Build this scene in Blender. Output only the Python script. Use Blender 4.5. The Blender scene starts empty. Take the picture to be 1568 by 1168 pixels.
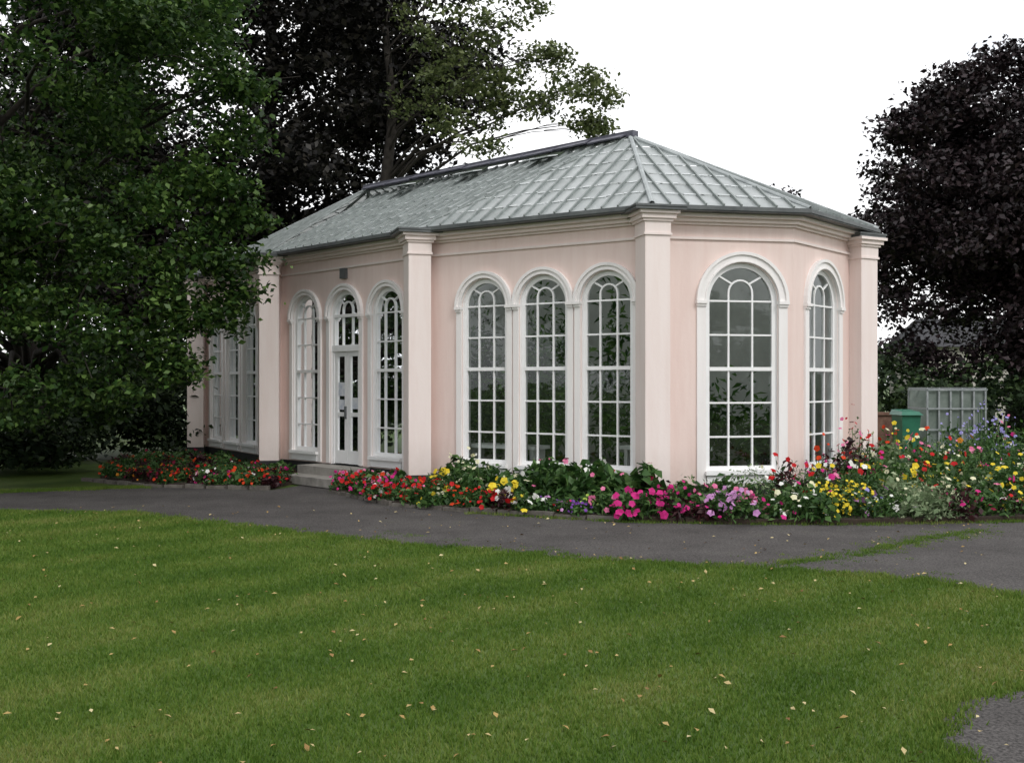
import bpy, math, random
import numpy as np
from mathutils import Vector
random.seed(7); rng=np.random.default_rng(11)
S=bpy.context.scene
S.view_settings.view_transform='Standard'; S.view_settings.look='None'; S.view_settings.exposure=0

# ---------------------------------------------------------------- helpers
def link(o,parent=None):
    S.collection.objects.link(o)
    if parent: o.parent=parent
    return o
def empty(name):
    e=bpy.data.objects.new(name,None); e.empty_display_size=.3; return link(e)
def mesh_obj(name,verts,faces,mat,parent=None,smooth=False):
    m=bpy.data.meshes.new(name); m.from_pydata([tuple(v) for v in verts],[],faces); m.update()
    m.materials.append(mat)
    if smooth:
        m.polygons.foreach_set('use_smooth',[True]*len(m.polygons))
    return link(bpy.data.objects.new(name,m),parent)
def np_mesh(name,V,k,mat,parent=None):
    V=np.asarray(V,dtype=np.float32); n=len(V)//k
    m=bpy.data.meshes.new(name); m.vertices.add(n*k); m.vertices.foreach_set('co',V.ravel())
    m.loops.add(n*k); m.loops.foreach_set('vertex_index',np.arange(n*k,dtype=np.int32))
    m.polygons.add(n); m.polygons.foreach_set('loop_start',np.arange(0,n*k,k,dtype=np.int32))
    m.polygons.foreach_set('loop_total',np.full(n,k,dtype=np.int32))
    m.update(calc_edges=True); m.validate(); m.materials.append(mat)
    return link(bpy.data.objects.new(name,m),parent)
class MB:
    def __init__(s): s.v=[]; s.f=[]
    def poly(s,pts):
        i=len(s.v); s.v+= [tuple(p) for p in pts]; s.f.append(tuple(range(i,i+len(pts))))
    def hexa(s,p):
        i=len(s.v); s.v+=[tuple(q) for q in p]
        for f in ((0,3,2,1),(4,5,6,7),(0,1,5,4),(1,2,6,5),(2,3,7,6),(3,0,4,7)): s.f.append(tuple(i+j for j in f))
    def abox(s,x0,x1,y0,y1,z0,z1):
        s.hexa([(x0,y0,z0),(x1,y0,z0),(x1,y1,z0),(x0,y1,z0),(x0,y0,z1),(x1,y0,z1),(x1,y1,z1),(x0,y1,z1)])
    def rbox(s,cx,cy,w,d,z0,z1,ang):
        c,q=math.cos(ang),math.sin(ang); P=[]
        for z in (z0,z1):
            for a,b in ((-w/2,-d/2),(w/2,-d/2),(w/2,d/2),(-w/2,d/2)): P.append((cx+a*c-b*q,cy+a*q+b*c,z))
        s.hexa(P)
    def beam(s,a,b,w,h,up=Vector((0,0,1))):
        a=Vector(a);b=Vector(b);d=(b-a).normalized(); x=d.cross(up).normalized(); u=x.cross(d)
        P=[]
        for p in (a,b):
            P.append([p-x*w/2-u*h/2,p+x*w/2-u*h/2,p+x*w/2+u*h/2,p-x*w/2+u*h/2])
        s.hexa([P[0][0],P[0][1],P[1][1],P[1][0],P[0][3],P[0][2],P[1][2],P[1][3]])
    def tube(s,pts,rad,n=8):
        pts=[Vector(p) for p in pts]; i0=len(s.v)
        for k,p in enumerate(pts):
            d=(pts[min(k+1,len(pts)-1)]-pts[max(k-1,0)]).normalized()
            x=d.orthogonal().normalized() if abs(d.z)<.9 else d.cross(Vector((0,1,0))).normalized()
            if k>0 and x.dot(px)<0: x=-x
            px=x; y=d.cross(x)
            for j in range(n):
                a=2*math.pi*j/n; s.v.append(tuple(p+(x*math.cos(a)+y*math.sin(a))*rad[k]))
        for k in range(len(pts)-1):
            for j in range(n):
                a=i0+k*n+j;b=i0+k*n+(j+1)%n; s.f.append((a,b,b+n,a+n))
    def obj(s,name,mat,parent=None,smooth=False): return mesh_obj(name,s.v,s.f,mat,parent,smooth)

def N(t,ty,**kw):
    n=t.nodes.new(ty)
    for k,v in kw.items(): setattr(n,k,v)
    return n
def base_mat(name):
    m=bpy.data.materials.new(name); m.use_nodes=True; t=m.node_tree; t.nodes.clear()
    out=N(t,'ShaderNodeOutputMaterial'); return m,t,out
def ramp(t,fac,stops):
    r=N(t,'ShaderNodeValToRGB'); e=r.color_ramp.elements
    while len(e)<len(stops): e.new(.5)
    for i,(p,c) in enumerate(stops): e[i].position=p; e[i].color=(*c,1)
    t.links.new(fac,r.inputs[0]); return r.outputs[0]
def noise(t,scale,detail=4,rough=.55,vec=None):
    n=N(t,'ShaderNodeTexNoise'); n.inputs['Scale'].default_value=scale; n.inputs['Detail'].default_value=detail
    n.inputs['Roughness'].default_value=rough
    if vec is not None: t.links.new(vec,n.inputs['Vector'])
    return n.outputs['Fac']
def pos(t): return N(t,'ShaderNodeNewGeometry').outputs['Position']
def pm(name,c1,c2,scale=3,rough=.6,bump=0,bscale=40,metal=0,spec=.4,detail=5):
    m,t,out=base_mat(name); b=N(t,'ShaderNodeBsdfPrincipled'); p=pos(t)
    t.links.new(ramp(t,noise(t,scale,detail,.6,p),[(.3,c1),(.7,c2)]),b.inputs['Base Color'])
    b.inputs['Roughness'].default_value=rough; b.inputs['Metallic'].default_value=metal
    b.inputs['Specular IOR Level'].default_value=spec
    if bump:
        bn=N(t,'ShaderNodeBump'); bn.inputs['Strength'].default_value=bump; bn.inputs['Distance'].default_value=.01
        t.links.new(noise(t,bscale,4,.6,p),bn.inputs['Height']); t.links.new(bn.outputs[0],b.inputs['Normal'])
    t.links.new(b.outputs[0],out.inputs[0]); return m
def leafmat(name,c1,c2,c3,tr=.3,rough=.45,spec=.3,nscale=.6):
    m,t,out=base_mat(name); g=N(t,'ShaderNodeNewGeometry')
    mx=N(t,'ShaderNodeMath',operation='MULTIPLY_ADD'); t.links.new(g.outputs['Random Per Island'],mx.inputs[0])
    mx.inputs[1].default_value=.6
    sb=N(t,'ShaderNodeMath',operation='MULTIPLY'); t.links.new(noise(t,nscale,2,.6,g.outputs['Position']),sb.inputs[0]); sb.inputs[1].default_value=.45
    t.links.new(sb.outputs[0],mx.inputs[2])
    col=ramp(t,mx.outputs[0],[(.15,c1),(.5,c2),(.9,c3)])
    b=N(t,'ShaderNodeBsdfPrincipled'); b.inputs['Roughness'].default_value=rough; b.inputs['Specular IOR Level'].default_value=spec
    t.links.new(col,b.inputs['Base Color'])
    if tr<=0:
        t.links.new(b.outputs[0],out.inputs[0]); return m
    tl=N(t,'ShaderNodeBsdfTranslucent'); t.links.new(col,tl.inputs[0])
    ms=N(t,'ShaderNodeMixShader'); ms.inputs[0].default_value=tr
    t.links.new(b.outputs[0],ms.inputs[1]); t.links.new(tl.outputs[0],ms.inputs[2]); t.links.new(ms.outputs[0],out.inputs[0]); return m

# ---------------------------------------------------------------- materials
def stucco(name,c1,c2,soil=.5):
    m,t,out=base_mat(name); b=N(t,'ShaderNodeBsdfPrincipled'); p=pos(t)
    mp=N(t,'ShaderNodeMapping'); mp.inputs['Scale'].default_value=(6,6,.7); t.links.new(p,mp.inputs[0])
    c=ramp(t,noise(t,1.0,6,.65,mp.outputs[0]),[(.3,c1),(.6,c2)])
    sx=N(t,'ShaderNodeSeparateXYZ'); t.links.new(p,sx.inputs[0])
    mr=N(t,'ShaderNodeMapRange'); t.links.new(sx.outputs[2],mr.inputs[0]); mr.inputs[1].default_value=.3; mr.inputs[2].default_value=1.0; mr.inputs[3].default_value=soil; mr.inputs[4].default_value=0
    mu=N(t,'ShaderNodeMath',operation='MULTIPLY'); t.links.new(mr.outputs[0],mu.inputs[0]); t.links.new(noise(t,5,5,.7,p),mu.inputs[1])
    mx=N(t,'ShaderNodeMix',data_type='RGBA'); t.links.new(mu.outputs[0],mx.inputs[0]); t.links.new(c,mx.inputs[6]); mx.inputs[7].default_value=(.35,.29,.24,1)
    t.links.new(mx.outputs[2],b.inputs['Base Color']); b.inputs['Roughness'].default_value=.6
    b.inputs['Specular IOR Level'].default_value=.3
    bn=N(t,'ShaderNodeBump'); bn.inputs['Strength'].default_value=.2; bn.inputs['Distance'].default_value=.01
    t.links.new(noise(t,14,4,.6,p),bn.inputs['Height']); t.links.new(bn.outputs[0],b.inputs['Normal'])
    t.links.new(b.outputs[0],out.inputs[0]); return m
M_pink=stucco('pink_stucco',(.745,.585,.535),(.795,.650,.600))
M_pier=stucco('pale_pink_stucco',(.78,.67,.63),(.82,.725,.69))
M_trim=stucco('cream_trim',(.80,.765,.75),(.85,.825,.81),.25)
M_white=pm('white_paint',(.82,.82,.81),(.87,.87,.87),5,.4)
M_plinth=pm('black_plinth',(.012,.012,.014),(.03,.03,.03),6,.6,.3)
M_lead=pm('lead_sheet',(.065,.072,.075),(.13,.14,.14),4,.5,.3,20)
M_ridge=pm('lead_ridge',(.05,.05,.07),(.12,.12,.15),4,.5,.3,20)
M_bar=pm('roof_glazing_bar',(.16,.18,.175),(.30,.33,.32),6,.5)
M_hip=pm('hip_lead_roll',(.24,.26,.265),(.38,.41,.41),5,.5)
M_lap=pm('roof_pane_lap',(.62,.65,.66),(.8,.82,.83),9,.5)
M_conc=pm('concrete',(.20,.19,.17),(.34,.32,.29),5,.85,.5)
M_kerb=pm('edging_stone',(.08,.07,.06),(.17,.155,.135),7,.9,.6)
M_soil=pm('soil',(.022,.015,.010),(.05,.035,.024),8,.95,1,25)
M_bark=pm('bark',(.016,.013,.010),(.05,.042,.034),6,.9,1,18)
M_dark=pm('dark_opening',(.01,.015,.01),(.03,.05,.02),6,.8)
M_paper=pm('notice_paper',(.45,.5,.6),(.8,.8,.8),9,.7)
M_inwall=pm('interior_wall',(.55,.55,.53),(.72,.72,.69),2,.7)

def glassmat():
    m,t,out=base_mat('window_glass'); p=pos(t)
    tr=N(t,'ShaderNodeBsdfTransparent'); tr.inputs[0].default_value=(.88,.92,.90,1)
    gl=N(t,'ShaderNodeBsdfGlossy'); gl.inputs['Roughness'].default_value=.02; gl.inputs[0].default_value=(.9,.93,.95,1)
    bn=N(t,'ShaderNodeBump'); bn.inputs['Strength'].default_value=.06; bn.inputs['Distance'].default_value=.05
    t.links.new(noise(t,2.5,2,.5,p),bn.inputs['Height']); t.links.new(bn.outputs[0],gl.inputs['Normal'])
    lw=N(t,'ShaderNodeFresnel'); lw.inputs[0].default_value=1.48
    ad=N(t,'ShaderNodeMath',operation='MULTIPLY_ADD'); t.links.new(lw.outputs[0],ad.inputs[0]); ad.inputs[1].default_value=1.0; ad.inputs[2].default_value=.01; ad.use_clamp=True
    ms=N(t,'ShaderNodeMixShader'); t.links.new(ad.outputs[0],ms.inputs[0]); t.links.new(tr.outputs[0],ms.inputs[1]); t.links.new(gl.outputs[0],ms.inputs[2])
    t.links.new(ms.outputs[0],out.inputs[0]); return m
M_glass=glassmat()
def roofmat():
    m,t,out=base_mat('whitewashed_roof_glass'); g=N(t,'ShaderNodeNewGeometry'); p=g.outputs['Position']
    b=N(t,'ShaderNodeBsdfPrincipled'); b.inputs['Roughness'].default_value=.25; b.inputs['Specular IOR Level'].default_value=.8
    a=N(t,'ShaderNodeMath',operation='MULTIPLY_ADD'); t.links.new(g.outputs['Random Per Island'],a.inputs[0]); a.inputs[1].default_value=.22
    sb=N(t,'ShaderNodeMath',operation='MULTIPLY'); t.links.new(noise(t,1.6,6,.7,p),sb.inputs[0]); sb.inputs[1].default_value=.80
    t.links.new(sb.outputs[0],a.inputs[2])
    c=ramp(t,a.outputs[0],[(.2,(.27,.30,.295)),(.5,(.45,.485,.485)),(.8,(.64,.67,.675))])
    t.links.new(c,b.inputs['Base Color'])
    tl=N(t,'ShaderNodeBsdfTranslucent'); tl.inputs[0].default_value=(.85,.88,.86,1)
    ms=N(t,'ShaderNodeMixShader'); ms.inputs[0].default_value=.34
    t.links.new(b.outputs[0],ms.inputs[1]); t.links.new(tl.outputs[0],ms.inputs[2]); t.links.new(ms.outputs[0],out.inputs[0]); return m
M_roof=roofmat()

def grassmat(name,blade=False):
    m,t,out=base_mat(name); g=N(t,'ShaderNodeNewGeometry'); p=g.outputs['Position']
    mp=N(t,'ShaderNodeMapping'); mp.inputs['Rotation'].default_value=(0,0,math.radians(47)); t.links.new(p,mp.inputs[0])
    w=N(t,'ShaderNodeTexWave'); w.inputs['Scale'].default_value=.25; w.inputs['Distortion'].default_value=2.6; w.inputs['Detail'].default_value=3
    w.inputs['Detail Scale'].default_value=.6
    t.links.new(mp.outputs[0],w.inputs[0])
    n1=noise(t,.42,6,.65,p); n2=noise(t,5,4,.7,p)
    a=N(t,'ShaderNodeMath',operation='MULTIPLY_ADD'); t.links.new(w.outputs['Fac'],a.inputs[0]); a.inputs[1].default_value=.14
    b1=N(t,'ShaderNodeMath',operation='MULTIPLY_ADD'); t.links.new(n1,b1.inputs[0]); b1.inputs[1].default_value=.86
    c1=N(t,'ShaderNodeMath',operation='MULTIPLY'); t.links.new(n2,c1.inputs[0]); c1.inputs[1].default_value=.28
    t.links.new(c1.outputs[0],b1.inputs[2]); t.links.new(b1.outputs[0],a.inputs[2])
    f=a.outputs[0]
    sb=N(t,'ShaderNodeMath',operation='SUBTRACT'); t.links.new(f,sb.inputs[0]); sb.inputs[1].default_value=.05; f=sb.outputs[0]
    if blade:
        r=N(t,'ShaderNodeMath',operation='MULTIPLY_ADD'); t.links.new(g.outputs['Random Per Island'],r.inputs[0]); r.inputs[1].default_value=.3
        s=N(t,'ShaderNodeMath',operation='SUBTRACT'); t.links.new(f,s.inputs[0]); s.inputs[1].default_value=.14
        t.links.new(s.outputs[0],r.inputs[2]); f=r.outputs[0]
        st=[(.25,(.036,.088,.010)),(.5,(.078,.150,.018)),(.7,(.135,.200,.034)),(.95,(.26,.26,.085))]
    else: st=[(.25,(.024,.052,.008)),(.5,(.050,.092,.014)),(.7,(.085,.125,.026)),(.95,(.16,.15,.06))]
    col=ramp(t,f,st)
    b=N(t,'ShaderNodeBsdfPrincipled'); b.inputs['Roughness'].default_value=.6; b.inputs['Specular IOR Level'].default_value=.2
    t.links.new(col,b.inputs['Base Color'])
    if blade:
        tl=N(t,'ShaderNodeBsdfTranslucent'); t.links.new(col,tl.inputs[0]); ms=N(t,'ShaderNodeMixShader'); ms.inputs[0].default_value=.3
        t.links.new(b.outputs[0],ms.inputs[1]); t.links.new(tl.outputs[0],ms.inputs[2]); t.links.new(ms.outputs[0],out.inputs[0])
    else: t.links.new(b.outputs[0],out.inputs[0])
    return m
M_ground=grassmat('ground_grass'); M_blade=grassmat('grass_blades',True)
def asphalt():
    m,t,out=base_mat('asphalt'); p=pos(t); b=N(t,'ShaderNodeBsdfPrincipled')
    c=ramp(t,noise(t,.9,6,.7,p),[(.3,(.046,.042,.040)),(.6,(.080,.074,.071)),(.75,(.060,.064,.040))])
    c2=ramp(t,noise(t,45,3,.8,p),[(.35,(.30,.30,.30)),(.62,(1.5,1.5,1.5))])
    mx=N(t,'ShaderNodeMix',data_type='RGBA',blend_type='MULTIPLY'); mx.inputs[0].default_value=1; t.links.new(c,mx.inputs[6]); t.links.new(c2,mx.inputs[7])
    t.links.new(mx.outputs[2],b.inputs['Base Color']); b.inputs['Roughness'].default_value=.9; b.inputs['Specular IOR Level'].default_value=.25
    bn=N(t,'ShaderNodeBump'); bn.inputs['Strength'].default_value=.7; bn.inputs['Distance'].default_value=.01
    t.links.new(noise(t,60,3,.7,p),bn.inputs['Height']); t.links.new(bn.outputs[0],b.inputs['Normal'])
    t.links.new(b.outputs[0],out.inputs[0]); return m
M_asph=asphalt()

# ---------------------------------------------------------------- world, sun, camera
W=bpy.data.worlds.new("World"); S.world=W; W.use_nodes=True; t=W.node_tree; t.nodes.clear()
SUN_EL=math.radians(42); SUN_AZ=math.radians(150)
sk=N(t,'ShaderNodeTexSky',sky_type='NISHITA'); sk.sun_disc=False; sk.sun_elevation=SUN_EL; sk.sun_rotation=SUN_AZ
tc=N(t,'ShaderNodeTexCoord'); mp=N(t,'ShaderNodeMapping'); mp.inputs['Scale'].default_value=(1,1,2.2); t.links.new(tc.outputs['Generated'],mp.inputs[0])
cf=ramp(t,noise(t,2.2,6,.6,mp.outputs[0]),[(.36,(.70,.70,.70)),(.52,(1,1,1))])
mx=N(t,'ShaderNodeMix',data_type='RGBA'); t.links.new(cf,mx.inputs[0]); t.links.new(sk.outputs[0],mx.inputs[6]); mx.inputs[7].default_value=(9.7,9.75,9.9,1)
bg=N(t,'ShaderNodeBackground'); bg.inputs[1].default_value=.145; t.links.new(mx.outputs[2],bg.inputs[0])
wo=N(t,'ShaderNodeOutputWorld'); t.links.new(bg.outputs[0],wo.inputs[0])
sd=bpy.data.lights.new('sun','SUN'); sd.energy=1.25; sd.angle=math.radians(16); sd.color=(1,.975,.94)
so=link(bpy.data.objects.new('sun',sd))
sv=Vector((math.sin(SUN_AZ)*math.cos(SUN_EL),math.cos(SUN_AZ)*math.cos(SUN_EL),math.sin(SUN_EL)))
so.rotation_euler=sv.to_track_quat('Z','Y').to_euler(); so.location=sv*40
CH=1.95
cd=bpy.data.cameras.new('camera'); cd.sensor_width=36; cd.lens=37.9; cd.clip_end=3000; cd.clip_start=.1
co=link(bpy.data.objects.new('camera',cd)); co.location=(0,0,CH); co.rotation_euler=(math.radians(90.1),0,0); S.camera=co

# ---------------------------------------------------------------- ground
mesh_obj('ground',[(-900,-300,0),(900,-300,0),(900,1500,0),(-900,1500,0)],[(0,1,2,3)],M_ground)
lawn_edge=[(-16,18.6),(-11,17.2),(-7.8,16.4),(-5.75,16.2),(-4,14.9),(-2.38,13.8),(-1.1,12.95),(.12,12.33),(1.0,11.85),(1.86,11.53),(2.5,11.35),(2.85,11.3),(3.3,11.1),(3.7,10.85),(4.46,10.28),(4.75,9.72),(5.6,8.9),(7.5,8.3),(12,7.6)]
far_edge=[(16,18.5),(12,16.6),(7.28,15.25),(4.66,14.85),(2.87,14.9),(1.53,15.2),(.62,15.6),(-.63,16.25),(-1.9,17.1),(-3.2,19.2),(-3.3,20.6),(-3.9,20.9),(-4.4,19.7),(-6.85,20.3),(-8.2,19.7),(-10,19.0),(-16,20.2)]
def wob(pts,amp,step=.35):
    out=[]
    for a,b in zip(pts[:-1],pts[1:]):
        L=math.dist(a,b); n=max(1,int(L/step))
        for i in range(n):
            k=i/n; out.append((a[0]+(b[0]-a[0])*k+random.uniform(-amp,amp),a[1]+(b[1]-a[1])*k+random.uniform(-amp,amp)))
    out.append(pts[-1]); return out
LE=wob(lawn_edge,.06,.22)
path=LE+far_edge
mesh_obj('asphalt_path',[(x,y,.004) for x,y in path],[tuple(range(len(path)))],M_asph)
p2=wob([(3.9,7.35),(3.23,6.85),(2.75,6.6),(2.5,6.25),(2.34,5.8),(2.4,5.3),(2.8,4.5),(3.2,3.5)],.03,.12)+[(9,3.5),(9,7.6)]
mesh_obj('asphalt_path',[(x,y,.004) for x,y in p2],[tuple(range(len(p2)))],M_asph)

def inpoly(X,Y,poly):
    r=np.zeros(len(X),bool); n=len(poly); j=n-1
    for i in range(n):
        xi,yi=poly[i]; xj,yj=poly[j]
        c=((yi>Y)!=(yj>Y))&(X<(xj-xi)*(Y-yi)/((yj-yi) or 1e-9)+xi); r^=c; j=i
    return r
def blades(X,Y,h,w,name,mat,parent=None,z0=0):
    n=len(X); a=rng.uniform(0,2*np.pi,n); dx=np.cos(a)*w/2; dy=np.sin(a)*w/2
    l=rng.uniform(0,2*np.pi,n); q=h*rng.uniform(.2,.9,n)
    V=np.empty((n,3,3)); V[:,0]=np.stack([X-dx,Y-dy,np.full(n,z0-.003)],1); V[:,1]=np.stack([X+dx,Y+dy,np.full(n,z0-.003)],1)
    V[:,2]=np.stack([X+np.cos(l)*q,Y+np.sin(l)*q,z0+h],1)
    return np_mesh(name,V.reshape(-1,3),3,mat,parent)
lawn_poly=LE+[(12,2.5),(-16,2.5)]
n=650000
Yr=3.8+15*rng.power(1.0,n)**1.2; Xr=rng.uniform(-1,1,n)*(Yr*.57+1.3)
k=inpoly(Xr,Yr,lawn_poly)&~inpoly(Xr,Yr,p2); Xr=Xr[k];Yr=Yr[k]
lawn=empty('lawn_grass')
blades(Xr,Yr,rng.uniform(.018,.042,len(Xr))*(1+(Yr>9)*.1),rng.uniform(.007,.013,len(Xr))*(.7+Yr*.055),'blades',M_blade,lawn)
ex=[];ey=[];eh=[]
def tuft_line(pts,num,sp,h):
    for _ in range(num):
        i=random.randrange(len(pts)-1); k=random.random(); a,b=pts[i],pts[i+1]
        cx=a[0]+(b[0]-a[0])*k+random.gauss(0,sp); cy=a[1]+(b[1]-a[1])*k+random.gauss(0,sp)
        m=random.randint(8,26)
        for _ in range(m):
            ex.append(cx+random.gauss(0,.045)); ey.append(cy+random.gauss(0,.045)); eh.append(random.uniform(.02,h))
tuft_line(LE,1800,.10,.05)
tuft_line(p2[:40],260,.05,.05)
crack=wob([(2.8,11.5),(3.4,11.95),(4.2,12.5),(5.0,13.3),(6.2,14.3)],.05)
tuft_line(crack,150,.06,.04); tuft_line(crack,150,.2,.025)
for _ in range(10):
    a=(random.uniform(-3,7),0); yb=np.interp(a[0],[q[0] for q in lawn_edge],[q[1] for q in lawn_edge])+random.uniform(.1,.7); tuft_line([(a[0],yb),(a[0]+.3,yb-.1)],4,.07,.02)
tuft_line([(-.63,16.2),(1.53,15.15),(4.66,14.8),(7.28,15.2),(12,16.5)],260,.05,.06)
tuft_line([(-6.85,20.3),(-8.2,19.7),(-10,19.0),(-16,20.2)],700,.12,.06)
ex=np.array(ex);ey=np.array(ey);eh=np.array(eh)
blades(ex,ey,eh,np.full(len(ex),.013),'edge_tufts',M_blade,lawn)

M_fall=leafmat('fallen_leaf',(.12,.05,.02),(.34,.23,.08),(.52,.46,.26),0,.7,.2)
def leaves(C,size,nb,aspect=.55,up=.5):
    n=len(C); nr=rng.normal(size=(n,3)); nr[:,2]=np.abs(nr[:,2])+up; nr/=np.linalg.norm(nr,axis=1)[:,None]
    r=rng.normal(size=(n,3)); a=np.cross(nr,r); a/=np.linalg.norm(a,axis=1)[:,None]; b=np.cross(nr,a)
    s=(size*rng.uniform(.65,1.35,n))[:,None]
    fold=nr*s*.12
    V=np.stack([C-a*s*.5,C-b*s*aspect*.5+fold-a*s*.05,C+a*s*.5,C+b*s*aspect*.5+fold-a*s*.05],1)
    return V.reshape(-1,3)
n=1000; Y=rng.uniform(4.5,17,n); X=rng.uniform(-1,1,n)*(Y*.6+1)
C=np.stack([X,Y,np.full(n,.03)],1)
np_mesh('fallen_leaves',leaves(C,.044,0,.6,2.5),4,M_fall)

# ---------------------------------------------------------------- orangery
ORG=empty('orangery')
Wp={'5':(6.05,19.1),'C1':(4.49,17.2),'1':(2.2,16.75),'2':(-1.5,19.25),'3':(-4.9,22.85),'4':(-7.85,27.55),'C2':(-6.84,29.9),'6':(-4.6,30.9)}
order=['5','C1','1','2','3','4','C2','6']
poly=[Wp[k] for k in order]
cen=Vector((-.8,23.4))
def offset(poly,d):
    n=len(poly); A=sum(poly[i][0]*poly[(i+1)%n][1]-poly[(i+1)%n][0]*poly[i][1] for i in range(n)); sg=1 if A>0 else -1
    out=[]
    for i in range(n):
        p0=Vector(poly[i-1]);p1=Vector(poly[i]);p2=Vector(poly[(i+1)%n])
        d1=(p1-p0).normalized(); d2=(p2-p1).normalized()
        n1=Vector((d1.y,-d1.x))*sg; n2=Vector((d2.y,-d2.x))*sg
        m=(n1+n2).normalized(); out.append(tuple(p1+m*(d/max(.3,m.dot(n1)))))
    return out
def ring(mb,d0,d1,h0,h1):
    a=offset(poly,d0); b=offset(poly,d1); n=len(a)
    for i in range(n):
        j=(i+1)%n
        mb.poly([(*b[i],h0),(*b[j],h0),(*b[j],h1),(*b[i],h1)])
        mb.poly([(*a[i],h1),(*a[j],h1),(*b[j],h1),(*b[i],h1)])
        mb.poly([(*a[i],h0),(*a[j],h0),(*b[j],h0),(*b[i],h0)])
B=.35; WT=4.46
class Frame:
    def __init__(s,a,b):
        s.a=Vector(a); s.L=(Vector(b)-s.a).length; s.d=(Vector(b)-s.a).normalized(); s.n=Vector((s.d.y,-s.d.x))
        if s.n.dot(s.a-cen)<0: s.n=-s.n
    def p(s,x,o,h):
        q=s.a+s.d*x+s.n*o; return (q.x,q.y,h)
    def box(s,mb,s0,s1,o0,o1,h0,h1):
        mb.hexa([s.p(s0,o0,h0),s.p(s1,o0,h0),s.p(s1,o1,h0),s.p(s0,o1,h0),s.p(s0,o0,h1),s.p(s1,o0,h1),s.p(s1,o1,h1),s.p(s0,o1,h1)])
    def arc(s,mb,c,hc,r0,r1,o0,o1,a0=0,a1=math.pi,n=20):
        for i in range(n):
            t0=a0+(a1-a0)*i/n; t1=a0+(a1-a0)*(i+1)/n
            q=lambda r,t_,o: s.p(c+r*math.cos(t_),o,hc+r*math.sin(t_))
            mb.poly([q(r0,t0,o1),q(r1,t0,o1),q(r1,t1,o1),q(r0,t1,o1)])
            mb.poly([q(r0,t0,o0),q(r0,t0,o1),q(r0,t1,o1),q(r0,t1,o0)])
            mb.poly([q(r1,t0,o0),q(r1,t0,o1),q(r1,t1,o1),q(r1,t1,o0)])
            mb.poly([q(r0,t0,o0),q(r1,t0,o0),q(r1,t1,o0),q(r0,t1,o0)])
        for t_ in (a0,a1):
            mb.poly([q(r0,t_,o0),q(r1,t_,o0),q(r1,t_,o1),q(r0,t_,o1)])
    def bar(s,mb,x0,h0,x1,h1,w,o0,o1):
        d=Vector((x1-x0,h1-h0)).normalized(); m=Vector((-d.y,d.x))*w/2
        P=[(x0-m.x,h0-m.y),(x1-m.x,h1-m.y),(x1+m.x,h1+m.y),(x0+m.x,h0+m.y)]
        mb.hexa([s.p(x,o0,h) for x,h in P]+[s.p(x,o1,h) for x,h in P])
walls,trim,joinery,glass,inner=MB(),MB(),MB(),MB(),MB()
NA=20; TH=.24
def make_wall(F,ops):
    for o,mb in ((0,walls),(-TH,inner)):
        x=0
        for c,w,sill,spr in ops:
            mb.poly([F.p(x,o,B),F.p(c-w/2,o,B),F.p(c-w/2,o,WT),F.p(x,o,WT)])
            if sill>B+.01: mb.poly([F.p(c-w/2,o,B),F.p(c+w/2,o,B),F.p(c+w/2,o,sill),F.p(c-w/2,o,sill)])
            for i in range(NA):
                t0=math.pi-math.pi*i/NA; t1=math.pi-math.pi*(i+1)/NA; r=w/2
                x0,h0=c+r*math.cos(t0),spr+r*math.sin(t0); x1,h1=c+r*math.cos(t1),spr+r*math.sin(t1)
                mb.poly([F.p(x0,o,h0),F.p(x1,o,h1),F.p(x1,o,WT),F.p(x0,o,WT)])
            x=c+w/2
        mb.poly([F.p(x,o,B),F.p(F.L,o,B),F.p(F.L,o,WT),F.p(x,o,WT)])
    for c,w,sill,spr in ops:
        for sx in (-1,1): trim.poly([F.p(c+sx*w/2,0,sill),F.p(c+sx*w/2,-TH,sill),F.p(c+sx*w/2,-TH,spr),F.p(c+sx*w/2,0,spr)])
        for i in range(NA):
            t0=math.pi*i/NA; t1=math.pi*(i+1)/NA; r=w/2
            trim.poly([F.p(c+r*math.cos(t0),0,spr+r*math.sin(t0)),F.p(c+r*math.cos(t1),0,spr+r*math.sin(t1)),F.p(c+r*math.cos(t1),-TH,spr+r*math.sin(t1)),F.p(c+r*math.cos(t0),-TH,spr+r*math.sin(t0))])
        trim.poly([F.p(c-w/2,0,sill),F.p(c+w/2,0,sill),F.p(c+w/2,-TH,sill),F.p(c-w/2,-TH,sill)])
def surround(F,c,w,sill,spr,rw,door=False):
    r=w/2
    F.arc(trim,c,spr,r+.012,r+rw,0,.045); F.arc(trim,c,spr,r+rw-.045,r+rw+.004,.045,.075); F.arc(trim,c,spr,r+.012,r+.035,.045,.06)
    for sx in (-1,1):
        x0,x1=sorted((c+sx*(r+.012),c+sx*(r+rw-.01)))
        F.box(trim,x0,x1,0,.035,B+.02,spr-.09)
        x0,x1=sorted((c+sx*(r-.002),c+sx*(r+rw+.006)))
        F.box(trim,x0,x1,0,.085,spr-.05,spr-.002); F.box(trim,x0+.01,x1-.01,0,.06,spr-.09,spr-.05)
    if not door:
        F.box(joinery,c-r-.03,c+r+.03,-.02,.10,sill-.055,sill+.003); F.box(joinery,c-r+.0,c+r-.0,.0,.05,sill-.19,sill-.055)
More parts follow.
